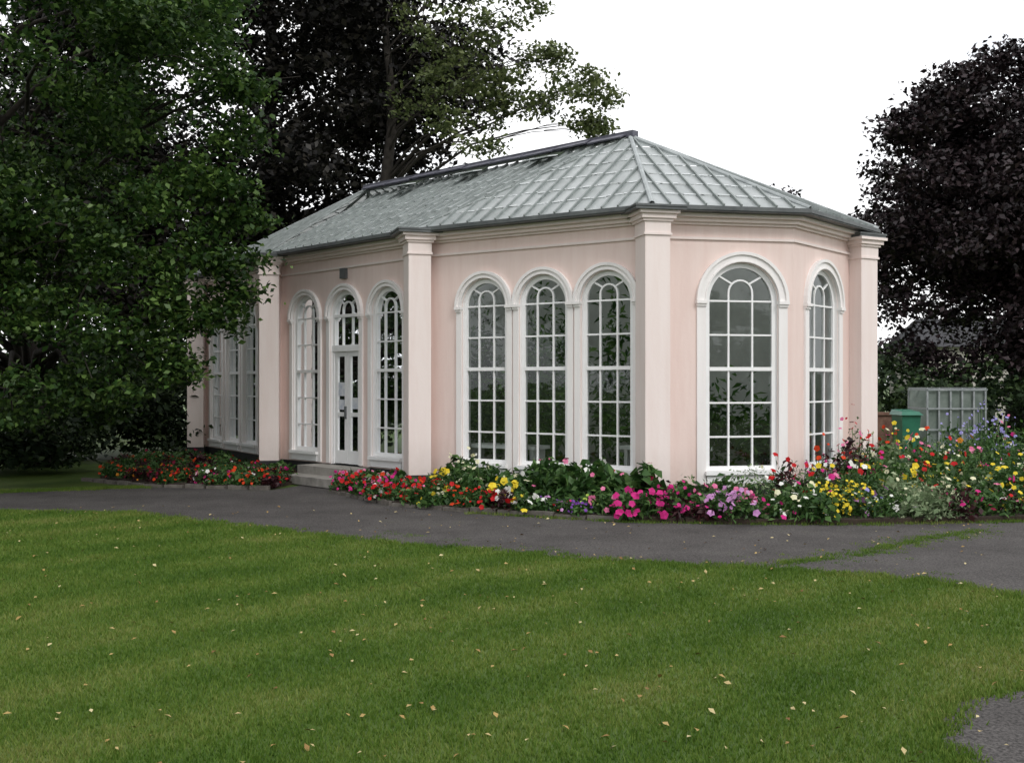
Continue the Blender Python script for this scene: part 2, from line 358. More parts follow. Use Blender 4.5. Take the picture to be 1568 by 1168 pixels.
def window(F,c,w,sill,spr,rows=5,thick=3,h0=None):
    r=w/2; o0,o1=-.12,-.045; f=.075
    h0=sill if h0 is None else h0
    F.box(joinery,c-r+.002,c-r+f,o0,o1,h0+f,spr); F.box(joinery,c+r-f,c+r-.002,o0,o1,h0+f,spr)
    F.box(joinery,c-r+.002,c+r-.002,o0,o1,h0+.004,h0+f)
    F.arc(joinery,c,spr,r-f,r-.002,o0,o1)
    b0,b1=-.105,-.055; bw=.028
    for sx in (-1,1): F.box(joinery,c+sx*w/6-bw/2,c+sx*w/6+bw/2,b0,b1,h0+f,spr+r*.22)
    for i in range(1,rows+1):
        h=h0+(spr-h0)*i/rows; k=.06 if i==thick else bw
        F.box(joinery,c-r+f,c+r-f,b0+.002,b1+(.02 if i==thick else -.002),h-k/2,h+k/2)
    F.arc(joinery,c,spr+r*.22,w/6-bw/2,w/6+bw/2,b0,b1,n=12)
    hc=spr+r*.22
    for an in (45,135):
        a=math.radians(an); F.bar(joinery,c+math.cos(a)*w/6,hc+math.sin(a)*w/6,c+math.cos(math.radians(an+(7 if an>90 else -7)))*(r-f*.6)*1.0,spr+math.sin(math.radians(an-(7 if an>90 else -7)))*(r-f*.6),bw,b0+.003,b1-.003)
    pts=[F.p(c-r+.01,-.08,h0+.01),F.p(c+r-.01,-.08,h0+.01)]
    for i in range(NA+1):
        t0=math.pi*i/NA; pts.append(F.p(c+(r-.01)*math.cos(t0),-.08,spr+(r-.01)*math.sin(t0)))
    glass.poly(pts)
SI=.57; SP=3.28; BSP=3.25
F=Frame(Wp['1'],Wp['C1']); ops=[(1.46,1.2,SI,BSP)]; make_wall(F,ops)
for q in ops: surround(F,*q,.17); window(F,*q)
F=Frame(Wp['C1'],Wp['5']); ops=[(1.14,1.2,SI,BSP)]; make_wall(F,ops)
for q in ops: surround(F,*q,.17); window(F,*q)
F=Frame(Wp['2'],Wp['1']); ops=[(1.24,.94,SI,SP),(2.44,.94,SI,SP),(3.64,.94,SI,SP)]; make_wall(F,ops)
for q in ops: surround(F,*q,.125); window(F,*q)
F=Frame(Wp['2'],Wp['3']); ops=[(1.20,.94,SI,SP),(2.58,.98,B,SP),(3.98,.94,SI,SP)]; make_wall(F,ops)
for i,q in enumerate(ops):
    surround(F,*q,.125 if i!=1 else .13,door=(i==1))
    if i!=1: window(F,*q)
c=2.58; dh=B+2.28; window(F,c,.98,B,SP,rows=1,thick=1,h0=dh)
F.box(joinery,c-.488,c+.488,-.16,-.02,dh-.05,dh+.07)
for sx in (-1,1):
    x0,x1=sorted((c+sx*.006,c+sx*.44))
    F.box(joinery,x0,x0+.095,-.11,-.06,B+.02,dh-.05); F.box(joinery,x1-.095,x1,-.11,-.06,B+.02,dh-.05)
    F.box(joinery,x0+.095,x1-.095,-.11,-.06,B+.02,B+.28); F.box(joinery,x0+.095,x1-.095,-.11,-.06,dh-.15,dh-.05)
    F.box(joinery,x0+.095,x1-.095,-.107,-.063,B+.95,B+1.03)
    F.box(joinery,c+sx*.488 if sx<0 else c+.442,c-.442 if sx<0 else c+.488,-.16,-.04,B+.004,dh-.05)
glass.poly([F.p(c-.44,-.085,B+.03),F.p(c+.44,-.085,B+.03),F.p(c+.44,-.085,dh-.06),F.p(c-.44,-.085,dh-.06)])
pp=MB()
F.box(pp,c+.13,c+.33,-.082,-.075,B+1.35,B+1.62); F.box(pp,c+.14,c+.32,-.082,-.075,B+1.08,B+1.28); F.box(pp,c-.33,c-.14,-.082,-.075,B+1.1,B+1.32)
pp.obj('door_notices',M_paper,ORG)
hd=MB(); F.box(hd,c+.03,c+.06,-.06,-.02,B+.9,B+1.15); F.box(hd,c-.09,c+.09,.0,.07,SP+.72,SP+.92)  # door handle, and the small dark vent box above the door
hd.obj('door_handle_and_vent_box',M_lead,ORG)
st=MB(); F.box(st,c-.85,c+.85,.0,.55,.02,.34); F.box(st,c-1.0,c+1.0,.552,.95,.02,.18); st.obj('door_step',M_conc,ORG)
F=Frame(Wp['3'],Wp['4']); ops=[(1.95,.95,SI,SP),(3.2,.95,SI,SP),(4.5,.95,SI,SP)]; make_wall(F,ops)
for q in ops: surround(F,*q,.125); window(F,*q)
for a,b in (('4','C2'),('C2','6')):
    F=Frame(Wp[a],Wp[b]); ops=[(F.L/2,1.1,SI,BSP)]; make_wall(F,ops)
    for q in ops: surround(F,*q,.15); window(F,*q)
make_wall(Frame(Wp['6'],Wp['5']),[])
corn=MB(); ring(corn,0,.035,4.20,4.24); ring(corn,0,.05,4.43,4.47); ring(corn,0,.11,4.47,4.53); ring(corn,0,.19,4.53,4.592)
corn.obj('cornice',M_pier,ORG)
g=MB(); ring(g,.10,.35,4.596,4.615); ring(g,.29,.37,4.615,4.665); ring(g,.33,.36,4.665,4.68); g.obj('gutter',M_lead,ORG)
pl=MB(); ring(pl,-.3,.02,-.02,B); pl.obj('plinth',M_plinth,ORG)
pier=MB(); capl=MB(); plb=MB()
for (x,y,a,lw,dz) in ((2.17,16.63,math.radians(12.5),.84,0),(-1.68,19.1,math.radians(17),.84,0),(-5.08,22.66,math.radians(6),.84,0),(-8.0,27.4,math.radians(4),.84,0),(6.12,19.0,math.radians(30),.66,-.09)):
    z=dz
    pier.rbox(x,y,.40,.46,B-.005,4.24+z,a)
    pier.rbox(x,y,.45,.51,4.21+z,4.245+z,a); pier.rbox(x,y,.42,.48,4.245+z,4.42+z,a)
    pier.rbox(x,y,.48,.54,4.42+z,4.46+z,a); pier.rbox(x,y,.55,.61,4.46+z,4.53+z,a); pier.rbox(x,y,.64,.70,4.53+z,4.577+z,a)
    capl.rbox(x,y,lw-.03,lw-.03,4.579+z,4.62+z,a); capl.rbox(x,y,lw,lw,4.62+z,4.65+z,a)
    plb.rbox(x,y,.44,.50,-.01,B-.006,a)
pier.obj('piers',M_pier,ORG); capl.obj('pier_lead_caps',M_lead,ORG); plb.obj('pier_plinths',M_plinth,ORG)
walls.obj('walls',M_pink,ORG); trim.obj('arch_mouldings',M_trim,ORG); joinery.obj('window_frames',M_white,ORG); glass.obj('window_glass',M_glass,ORG); inner.obj('inner_walls',M_inwall,ORG)
mesh_obj('floor',[(*p,.36) for p in offset(poly,-.26)],[tuple(range(8))],M_conc,ORG)
# roof: individual panes in sloping courses, bars and hips
E=offset(poly,.33); EH=4.67
E3=[Vector((*p,EH)) for p in E]; R1=Vector((2.12,19.34,6.36)); R2=Vector((-3.26,24.55,6.36))
ed={k:E3[i] for i,k in enumerate(order)}
faces=[(ed['1'],ed['C1'],[R1]),(ed['C1'],ed['5'],[R1]),(ed['2'],ed['1'],[R1]),(ed['3'],ed['2'],[R1,R2]),(ed['4'],ed['3'],[R2]),(ed['C2'],ed['4'],[R2]),(ed['6'],ed['C2'],[R2]),(ed['5'],ed['6'],[R2,R1])]
rp,rb,rl,hip,hip2=MB(),MB(),MB(),MB(),MB()
def crossings(P,axis,val):
    r=[]
    for i in range(len(P)):
        a=P[i];b=P[(i+1)%len(P)]
        if (a[axis]-val)*(b[axis]-val)<0:
            k=(val-a[axis])/(b[axis]-a[axis]); r.append(a[1-axis]+(b[1-axis]-a[1-axis])*k)
    return (min(r),max(r)) if len(r)>=2 else None
def clip(P,axis,val,keep):
    out=[]
    for i in range(len(P)):
        a=P[i];b=P[(i+1)%len(P)]; da=(a[axis]-val)*keep; db=(b[axis]-val)*keep
        if da>=0: out.append(a)
        if da*db<0:
            k=da/(da-db); out.append((a[0]+(b[0]-a[0])*k,a[1]+(b[1]-a[1])*k))
    return out
BS=.29; CS=.47
for a,b,tp in faces:
    e=(b-a).normalized(); nn=e.cross(tp[0]-a).normalized()
    if nn.z<0: nn=-nn
    u=nn.cross(e)
    if u.z<0: u=-u
    pts=[a,b]+tp
    P=[((q-a).dot(e),(q-a).dot(u)) for q in pts]
    xs=[q[0] for q in P]; top=max(q[1] for q in P)
    x=math.floor(min(xs)/BS)*BS
    while x<max(xs):
        colp=clip(clip(P,0,x,1),0,x+BS,-1)
        y=0
        while y<top and len(colp)>=3:
            cell=clip(clip(colp,1,y,1),1,y+CS,-1)
            if len(cell)>=3:
                t1=random.gauss(0,.008); lf=random.choice([0,0,0,.006])
                rp.poly([a+e*q[0]+u*q[1]+nn*(.012+lf-(q[1]-y)*.026+(q[0]-x)*t1) for q in cell])
            y+=CS
        c_=crossings(P,0,x)
        if c_ and c_[1]-c_[0]>.12:
            rb.beam(a+e*x+u*c_[0]+nn*.022,a+e*x+u*(c_[1]-.03)+nn*.022,.026,.055,nn)
        x+=BS
    y=CS
    while y<top-.1:
        c_=crossings(P,1,y)
        if c_:
            q=c_[0]
            while q<c_[1]-.05:
                w_=min(BS-.03,c_[1]-q); dj=random.uniform(-.03,.03)
                if random.random()<.85: rl.beam(a+e*q+u*(y+dj)+nn*.012,a+e*(q+w_)+u*(y+dj)+nn*.012,.020,.014,nn)
                q+=BS
        y+=CS
for k in order:
    tgt=R1 if k in('1','C1','5','2') else R2
    mb_=hip2 if k in ('2','3') else hip; w=.018 if k in ('2','3') else .045
    mb_.tube([ed[k]+Vector((0,0,.015)),tgt+Vector((0,0,.02))],[w,w],8)
rp.obj('roof_glazing',M_roof,ORG); rb.obj('roof_bars',M_bar,ORG); rl.obj('roof_pane_laps',M_lap,ORG); hip.obj('roof_hips',M_hip,ORG); hip2.obj('roof_valley_bars',M_bar,ORG)
rd=MB(); rdv=(R2-R1).normalized(); side=Vector((rdv.y,-rdv.x,0))
if side.y>0: side=-side
rd.beam(R1-rdv*.12+Vector((0,0,.05)),R2+rdv*.12+Vector((0,0,.05)),.16,.11)
Lr=(R2-R1).length; nseg=9
for i in range(nseg):
    s0=R1+rdv*(Lr*i/nseg+.03); s1=R1+rdv*(Lr*(i+1)/nseg-.03)
    lift=random.choice([0,.0,.02,.05])
    rd.beam(s0+side*.14+Vector((0,0,.02+lift)),s1+side*.14+Vector((0,0,.02+lift*random.uniform(.2,1))),.24,.025,Vector((side.x*.45,side.y*.45,.9)))
rd.obj('ridge_capping',M_ridge,ORG)
a,b=ed['3'],ed['2']; e=(a-b).normalized(); nn=(ed['2']-ed['3']).cross(R1-ed['3']).normalized()
if nn.z<0: nn=-nn
u=nn.cross(e); u=u if u.z>0 else -u
vt=MB(); fl=MB()
for s_,w in ((.9,.7),(2.9,.62),(4.9,.6)):
    q=R1+rdv*(s_+.4)-u*.42
    vt.beam(q+nn*.05,q+rdv*w+nn*.05,.2,.02,nn); fl.beam(q-u*.20+nn*.10,q+rdv*w*.95-u*.20+nn*.10,.26,.015,(nn+u*.3).normalized())
vt.obj('roof_vent_openings',M_dark,ORG); fl.obj('roof_vent_flaps',M_lap,ORG)

M_inleaf=leafmat('conservatory_leaf',(.02,.06,.015),(.07,.17,.035),(.20,.34,.09),.3)
Cs=[]
inn=offset(poly,-.5); deep=offset(poly,-1.5); clipin=offset(poly,-.3)
for i in range(90):
    while True:
        x=random.uniform(-8,6);y=random.uniform(16,31); A_=np.array([x]);B_=np.array([y])
        if inpoly(A_,B_,inn)[0] and (i%3==0 or not inpoly(A_,B_,deep)[0]): break
    h=random.choice([.6,.8,1.1,1.5,2.0,2.9]) if x<2.4 else random.choice([.4,.6,.9,1.3]); m=int(150*h)
    r=random.uniform(.2,.5)
    q=rng.normal(size=(m,3))*np.array([r*.6,r*.6,.28*h])+np.array([x,y,.45+h*.55]); q[:,2]=np.clip(q[:,2],.4,3.9)
    k=inpoly(q[:,0],q[:,1],clipin); Cs.append(q[k])
np_mesh('conservatory_plants',leaves(np.concatenate(Cs),.20,0,.35,.3),4,M_inleaf,ORG)
tb=MB()
for x,y in ((-.1,18.9),(2.6,18.3),(-3,22)):
    tb.rbox(x,y,1.5,.5,.82,.88,-.6)
    for a_ in (-.65,.65):
        tb.rbox(x+a_*math.cos(-.6),y+a_*math.sin(-.6),.06,.4,.36,.82,-.6)
tb.obj('staging_tables',M_white,ORG)

# ---------------------------------------------------------------- trees
def tree(name,base,crown,clusters,leaf,nsub,nleaf,mleaf,tr=.4,limbs=40,subr=.28,trunk=True,up=.4,flat=.75):
    T=empty(name); mb=MB(); base=Vector(base); crown=Vector(crown)
    if trunk:
        pts=[];rad=[]
        K=9
        for i in range(K):
            k=i/(K-1); p=base.lerp(crown,k)+Vector((math.sin(i*1.3)*.15,math.cos(i*1.7)*.15,0))*(k*1.5)
            pts.append(p); rad.append(tr*(1.35 if i==0 else 1-.75*k))
        mb.tube(pts,rad,12)
        cl=list(clusters); random.shuffle(cl)
        for c,r in cl[:limbs]:
            c=Vector(c); hz=max(.12,min(.95,(c.z-base.z-abs((c-base).xy.length)*.35)/(crown.z-base.z)))
            s=base.lerp(crown,hz); d=c-s; r0=tr*(1-.75*hz)*.35
            mid=s+d*.5+Vector((random.uniform(-.4,.4),random.uniform(-.4,.4),random.uniform(.03,.16)*d.length))
            q=[s,s.lerp(mid,.5)+Vector((random.uniform(-.2,.2),random.uniform(-.2,.2),.05*d.length)),mid,mid.lerp(c,.5)+Vector((random.uniform(-.2,.2),random.uniform(-.2,.2),.1)),c]
            mb.tube(q,[r0,r0*.7,r0*.45,r0*.28,r0*.1],7)
            for _ in range(4):
                e=c+Vector((random.gauss(0,r*.7),random.gauss(0,r*.7),random.gauss(0,r*.45))); m0=q[2].lerp(c,random.random())
                mb.tube([m0,m0.lerp(e,.5)+Vector((0,0,.1)),e],[r0*.22,r0*.15,r0*.06],5)
        mb.obj('trunk_and_limbs',M_bark,T,True)
    out=[]
    for c,r in clusters:
        sub=rng.normal(size=(nsub,3)); sub/=np.linalg.norm(sub,axis=1)[:,None]; sub*=(r*rng.uniform(.25,1.05,nsub)**.6)[:,None]
        sub[:,2]*=flat; sub+=np.array(c)
        for s_ in sub:
            m=int(nleaf*random.uniform(.5,1.4))
            out.append(rng.normal(size=(m,3))*np.array([subr,subr,subr*.45])+s_)
    C=np.concatenate(out); C=C[C[:,2]>.15]
    np_mesh('foliage',leaves(C,leaf,0,.6,up),4,mleaf,T); return T
def ell(center,rad,n,rc,zmin=1.0,shell=.55):
    r=[]
    while len(r)<n:
        v=Vector((random.gauss(0,1),random.gauss(0,1),random.gauss(0,1))).normalized()*(random.uniform(shell**3,1)**(1/3)*random.uniform(.85,1.08))
        p=(center[0]+v.x*rad[0],center[1]+v.y*rad[1],center[2]+v.z*rad[2])
        if p[2]>zmin: r.append((p,rc*random.uniform(.7,1.3)))
    return r
M_green=leafmat('lime_leaf',(.008,.023,.005),(.026,.064,.012),(.125,.205,.046),.22)
M_copper=leafmat('copper_beech_leaf',(.004,.004,.004),(.011,.010,.009),(.032,.028,.020),0,.5,.25)
M_plum=leafmat('purple_plum_leaf',(.006,.004,.005),(.016,.010,.012),(.050,.032,.036),0,.5,.3)
M_oak=leafmat('oak_leaf',(.034,.048,.016),(.088,.118,.040),(.19,.22,.085),.3)
M_bg=leafmat('background_leaf',(.005,.012,.005),(.016,.032,.012),(.05,.08,.026),0,.6,.2,.25)
M_hedge=leafmat('hedge_leaf',(.015,.045,.012),(.04,.10,.02),(.09,.18,.04),.2)

cl=ell((-10.8,19.5,9.0),(5.7,5.2,7.8),145,1.0,1.6,.5)
cl+=[((-5.7,18.7,3.3),.7),((-6.3,19,2.6),.75),((-5.5,19,4.3),.75),((-7.2,18.6,1.9),.8),((-8.5,18,1.7),.9),((-9.6,17.6,1.8),.9),((-6.4,18.4,3.9),.8),((-7.4,18.2,3.0),.9),((-8.6,17.8,3.4),1.0),((-9.8,17.2,3.6),1.1),((-5.6,19.2,5.6),.7),((-6.2,18.6,5.0),.8),((-7.4,18,4.6),.9),((-9,17.4,5),1.1),((-5.3,19.3,7.4),.75),((-5.4,19,8.8),.75),((-10.8,18.6,2.2),1),((-8,20.5,1.9),.8),((-7.3,20.8,2.6),.8),((-8.2,21.4,1.5),.7),((-9.5,21,1.3),.9),((-11,20.5,1.5),.9)]
cl+=[((-5.05,19.2,4.1),.5),((-4.95,19.4,3.5),.4),((-5.3,19.1,3.0),.45),((-4.95,19.3,4.9),.45),((-5.0,19.3,6.4),.55),((-5.2,19.0,5.4),.5),((-4.9,19.2,7.2),.5),((-5.9,19,2.2),.45)]
tree('lime_tree',(-11.2,25.5,0),(-10.8,20.5,14),cl,.125,17,46,M_green,.36,60,.20,flat=.6)

cl=ell((-8.6,36,12),(8.0,5.5,9.5),150,1.5,3.5,.2)+ell((-14,34,9),(4.5,3.5,6),45,1.3,2.5,.2)+[((-5,33,6.2),1.4),((-7,33,5.2),1.5),((-3.5,34,7.3),1.3),((-2.4,34,8.0),1.0),((-9,33,5),1.5),((-2.8,34,10),1.3),((-2.6,34,12),1.3),((-8,34,8),1.8),((-10,34,7),1.8),((-6,34,9),1.8),((-4,34.5,11),1.6),((-11,34,10),1.8),((-8,34,12),2),((-5,34,13),1.8)]
tree('copper_beech_tree',(-8.3,37,0),(-8.2,36,17),cl,.23,15,42,M_copper,.5,40,.38)

oc=[(2.5,30,9.9,.45),(2.0,30,10.4,.6),(1.3,30,11.0,.6),(.7,30.4,11.2,.55),(1.5,29.6,9.9,.6),(.8,30,9.6,.5),(.2,30,9.8,.55),(-.1,30,10.6,.6),(-.6,30.5,9.5,.6),(-.9,30,8.7,.6),(-.4,30,11.9,.8),(.3,30.3,12.6,.7),(-1.4,30.5,11.4,.9),(-2.4,30.5,12.2,1.0),(-1.4,30.5,12.9,1.0),(-1.7,30,9.2,.7),(-2.8,30.5,10,.8),(-.3,31,13.8,1.1),(-3,31,14,1.2),(2.0,30,9.2,.4),(-.9,30,10.2,.6),(-2.2,30.2,11,.8),(-1.7,30.3,10.4,.8),(2.4,30,9.0,.35)]
tree('oak_tree',(-4.2,33,0),(-3.6,31.8,12.5),[((a,b,c_),r) for a,b,c_,r in oc],.15,12,30,M_oak,.33,15,.19)

cl=ell((16.4,34,7.6),(5.6,4.5,4.6),130,1.15,2.4,.15)+[((11.6,33,6.0),.9),((11.8,33,4.4),.9),((12.2,33.5,9.6),.9),((13.4,33,11),.9),((15,33.5,11.9),.9),((12.2,33,3),.9),((13.2,33,2.4),1),((14.5,32.5,2.6),1),((16,32.5,2.6),1),((17.5,32.5,2.6),1)]+ell((15.8,33,6.5),(3,1.5,3.5),26,1.4,2,.1)
tree('purple_plum_tree',(16.2,34.8,0),(16.2,34.3,10),cl,.19,16,48,M_plum,.3,40,.30)
cl=ell((13.6,60,10.5),(3.0,3,2.4),30,1.2,5,.3)
tree('distant_copper_tree',(13.6,61,0),(13.6,60,12),cl,.3,10,40,M_plum,.35,12,.4)

def belt(name,items,leaf,nsub,nleaf,mat,subr):
    return tree(name,(0,0,0),(0,0,1),items,leaf,nsub,nleaf,mat,trunk=False,subr=subr,flat=.9)
it=[]
for i in range(70):
    x=random.uniform(-60,-12); it.append(((x,random.uniform(44,58),random.uniform(1,8)),random.uniform(1.8,3)))
for i in range(60):
    x=random.uniform(11,62); it.append(((x,random.uniform(46,56),random.uniform(.5,3.6)),random.uniform(1.2,2.2)))
for i in range(55):  # trees left of the frame, added to darken reflections in the door bay
    it.append(((random.uniform(-44,-30),random.uniform(8,46),random.uniform(1,8)),random.uniform(1.8,2.8)))
belt('distant_trees',it,.45,13,26,M_bg,.6)
it=[]
for i in range(60):
    it.append(((random.uniform(-20,-8.6),random.uniform(26.5,31),random.uniform(.4,2.8)),random.uniform(.8,1.2)))
for i in range(24):
    it.append(((random.uniform(-17,-9.6),random.uniform(22.5,24.5),random.uniform(.3,1.5)),random.uniform(.6,.9)))
belt('shrubbery',it,.18,14,32,M_bg,.3)
it=[]
for i in range(32):
    it.append(((random.uniform(11.2,17),random.uniform(22.6,24.2),random.uniform(.3,1.95)),random.uniform(.4,.55)))
belt('hedge',it,.10,16,36,M_hedge,.18)
it=[]
for i in range(80):
    it.append(((random.uniform(7.5,27),random.uniform(30,33),random.uniform(.2,2.4)),random.uniform(.6,1.0)))
belt('laurel_hedge',it,.18,12,28,M_bg,.28)
it=[]
for i in range(100):
    a=random.uniform(math.radians(180),math.radians(355)); r=random.uniform(30,40)
    it.append(((r*math.cos(a)*1.2,r*math.sin(a),random.uniform(1,5 if math.cos(a)>-.3 else 9)),random.uniform(2,3.2)))
belt('parkland_trees',it,.8,12,24,M_bg,.9)

H=empty('rendered_house'); mb=MB()
mb.abox(17.5,22.5,46,50,0,3.5); mb.obj('walls',pm('house_render',(.45,.43,.38),(.58,.55,.5),2,.8),H)
mb=MB(); mb.hexa([(17.2,45.7,3.5),(22.8,45.7,3.5),(22.8,50.3,3.5),(17.2,50.3,3.5),(18,47.9,4.8),(22,47.9,4.8),(22,48.1,4.8),(18,48.1,4.8)]); mb.obj('roof',pm('slate',(.03,.03,.035),(.06,.06,.065),3,.8),H)
mb=MB()
for x in (18.2,21): mb.abox(x,x+1.1,45.96,46.02,1.1,2.2)
mb.abox(19.8,20.6,45.96,46.03,.0,2.1); mb.obj('windows',M_dark,H)

G=empty('garden_cage'); mb=MB(); x0,x1,y0,y1,z1=9.87,11.25,25.6,26.8,1.80
for x in np.linspace(x0,x1,6):
    mb.abox(x-.02,x+.02,y0,y0+.04,0,z1); mb.abox(x-.02,x+.02,y1,y1+.04,0,z1)
for z in (.35,.85,1.35,1.80):
    mb.abox(x0,x1,y0-.02,y0,z-.02,z+.02); mb.abox(x0,x1,y1+.04,y1+.06,z-.02,z+.02)
    mb.abox(x0-.03,x0-.005,y0,y1,z-.02,z+.02); mb.abox(x1+.022,x1+.045,y0,y1,z-.02,z+.02)
for x in np.linspace(x0,x1,6): mb.abox(x-.015,x+.015,y0,y1,z1+.021,z1+.05)
mb.obj('frame',pm('galvanised_metal',(.22,.24,.25),(.38,.40,.41),6,.5,metal=.3),G)
mb=MB(); mb.poly([(x0,y0+.06,.05),(x1,y0+.06,.05),(x1,y0+.06,1.78),(x0,y0+.06,1.78)]); mb.poly([(x0,y1-.03,.05),(x1,y1-.03,.05),(x1,y1-.03,1.78),(x0,y1-.03,1.78)])
mb.obj('panels',pm('twinwall_sheet',(.09,.12,.10),(.20,.23,.21),3,.5),G)
bn_=empty('garden_waste_bin'); mb=MB()
mb.hexa([(9.0,24.8,.06),(9.3,24.8,.06),(9.3,25.3,.06),(9.0,25.3,.06),(8.94,24.7,1.22),(9.37,24.7,1.22),(9.37,25.4,1.22),(8.94,25.4,1.22)])
mb.hexa([(8.90,24.64,1.222),(9.41,24.64,1.222),(9.41,25.44,1.222),(8.90,25.44,1.222),(8.96,24.75,1.3),(9.35,24.75,1.3),(9.35,25.44,1.34),(8.96,25.44,1.34)])
mb.obj('body_and_lid',pm('green_plastic',(.02,.11,.07),(.03,.16,.10),3,.4),bn_)
mb=MB()
for x in (8.97,9.28): mb.tube([(x,25.36,.12),(x+.06,25.36,.12)],[.12,.12],14)
mb.tube([(9.0,25.5,1.25),(9.3,25.5,1.25)],[.02,.02],8); mb.obj('wheels_and_handle',M_plinth,bn_)
BW=empty('garden_wall'); mb=MB(); mb.abox(7.2,9.6,27.2,27.45,0,1.15); mb.abox(7.15,9.65,27.15,27.5,1.152,1.22)
mb.obj('masonry',pm('old_brick',(.12,.06,.045),(.25,.15,.11),7,.9,.6),BW)

# ---------------------------------------------------------------- flower beds
cols={'red':((.36,.006,.01),(.56,.018,.02)),'scarlet':((.52,.03,.01),(.68,.08,.02)),'pink':((.58,.10,.25),(.78,.28,.42)),'magenta':((.40,.012,.13),(.62,.035,.24)),
'mauve':((.42,.17,.42),(.62,.34,.58)),'white':((.70,.70,.64),(.82,.82,.78)),'cream':((.66,.64,.40),(.78,.76,.56)),'yellow':((.64,.46,.02),(.78,.64,.06)),
'orange':((.6,.2,.015),(.75,.32,.04)),'purple':((.10,.03,.22),(.24,.08,.40)),'burg':((.12,.006,.02),(.26,.015,.05)),'lav':((.22,.2,.5),(.40,.36,.68)),'chart':((.26,.38,.05),(.45,.55,.12))}
M_fl={}
for k,(a,b) in cols.items():
    M_fl[k]=leafmat('petal_'+k,a,tuple((x+y)/2 for x,y in zip(a,b)),b,.15,.6,.15,3)
M_fleaf=leafmat('bedding_leaf',(.014,.040,.010),(.042,.105,.024),(.13,.23,.065),.25,.5,.3,2)
M_gleaf=leafmat('grey_green_leaf',(.10,.15,.07),(.22,.30,.16),(.42,.48,.30),.3,.6,.2,2)
M_bleaf=leafmat('burgundy_leaf',(.014,.006,.007),(.04,.012,.016),(.09,.03,.03),.25,.5,.3,2)
def petals(P,size,npet=5):
    n=len(P); nr=rng.normal(size=(n,3))*.5; nr[:,1]-=.55; nr[:,2]+=.7; nr/=np.linalg.norm(nr,axis=1)[:,None]
    r=rng.normal(size=(n,3)); a=np.cross(nr,r); a/=np.linalg.norm(a,axis=1)[:,None]; b=np.cross(nr,a); out=[]
    s=(size*rng.uniform(.55,1.3,n))[:,None]
    for i in range(npet):
        t_=2*math.pi*i/npet; d=a*math.cos(t_)+b*math.sin(t_); e=-a*math.sin(t_)+b*math.cos(t_)
        out.append(np.stack([P,P+d*s*.34-e*s*.28+nr*s*.12,P+d*s*.55+nr*s*.02,P+d*s*.34+e*s*.28+nr*s*.12],1))
    return np.concatenate(out).reshape(-1,3)
class Bed:
    def __init__(s,name): s.E=empty(name); s.fl={}; s.lf={'g':[],'s':[],'b':[]}; s.st=MB()
    def plant(s,x,y,z,r,h,colors,nf,fs,kind='g',nl=115,ls=.075,spike=0,keep=.9):
        h*=random.uniform(.75,1.2)
        q=rng.normal(size=(nl,3)); q/=np.linalg.norm(q,axis=1)[:,None]; q[:,2]=np.abs(q[:,2]); q*=(rng.uniform(.3,1,nl)**.5)[:,None]
        s.lf[kind].append(leaves(q*np.array([r,r,h*1.0])+np.array([x,y,z]),ls*random.uniform(.8,1.6),0,random.choice([.25,.45,.6]),.2))
        c=random.choice(colors) if colors else None
        nf=int(round(nf*random.uniform(.5,1.25)))
        if c is None or nf==0 or random.random()>keep: return
        q=rng.normal(size=(nf,3)); q/=np.linalg.norm(q,axis=1)[:,None]; q[:,1]-=.25; q[:,2]=np.abs(q[:,2])*.9+.12; q*=np.array([r*1.02,r*1.02,h*1.02]); q[:,2]+=rng.uniform(0,1,nf)*spike
        P=q+np.array([x,y,z]); s.fl.setdefault(c,[]).append(petals(P,fs*1.05))
        if spike>.1:
            for p in P[::2]:
                s.st.beam((x+(p[0]-x)*.5,y+(p[1]-y)*.5,z),tuple(p),.008,.008,Vector((0,1,0)))
    def build(s):
        for c,l in s.fl.items(): np_mesh('flowers_'+c,np.concatenate(l),4,M_fl[c],s.E)
        for k,m in (('g',M_fleaf),('s',M_gleaf),('b',M_bleaf)):
            if s.lf[k]: np_mesh('leaves_'+k,np.concatenate(s.lf[k]),4,m,s.E)
        if s.st.v: s.st.obj('stems',M_fleaf,s.E)
def soil(bed,pts,z=.07):
    mb=MB(); n=len(pts); mb.poly([(x,y,z) for x,y in pts])
    for i in range(n):
        a=pts[i];b=pts[(i+1)%n]; mb.poly([(*a,0),(*b,0),(*b,z),(*a,z)])
    mb.obj('soil',M_soil,bed.E)
def edging(bed,pts):
    mb=MB()
    for a,b in zip(pts[:-1],pts[1:]):
        L=math.dist(a,b); n=max(1,int(L/.42))
        for i in range(n):
            k0=i/n+.012; k1=(i+1)/n-.012; h=random.uniform(.05,.08)
            p=(a[0]+(b[0]-a[0])*k0,a[1]+(b[1]-a[1])*k0+random.uniform(-.01,.01),h/2); q=(a[0]+(b[0]-a[0])*k1,a[1]+(b[1]-a[1])*k1,h/2)
            mb.beam(p,q,.09,h+.01)
    mb.obj('edging_stones',M_kerb,bed.E)
LB=Bed('flower_bed'); lp=[(-6.85,20.35),(-4.45,19.75),(-4.15,21.2),(-4.95,22.5),(-6.6,25),(-7.9,26.6),(-9,25),(-8.4,22)]
soil(LB,lp); edging(LB,[(-8.6,21.6),(-6.95,20.3),(-4.4,19.68)])
def fill(poly_,sp):
    xs=[p[0] for p in poly_]; ys=[p[1] for p in poly_]; r=[]
    y=min(ys)
    while y<max(ys):
        x=min(xs)
        while x<max(xs):
            r.append((x+random.uniform(-.4,.4)*sp,y+random.uniform(-.4,.4)*sp)); x+=sp
        y+=sp
    r=np.array(r); k=inpoly(r[:,0],r[:,1],poly_); return r[k]
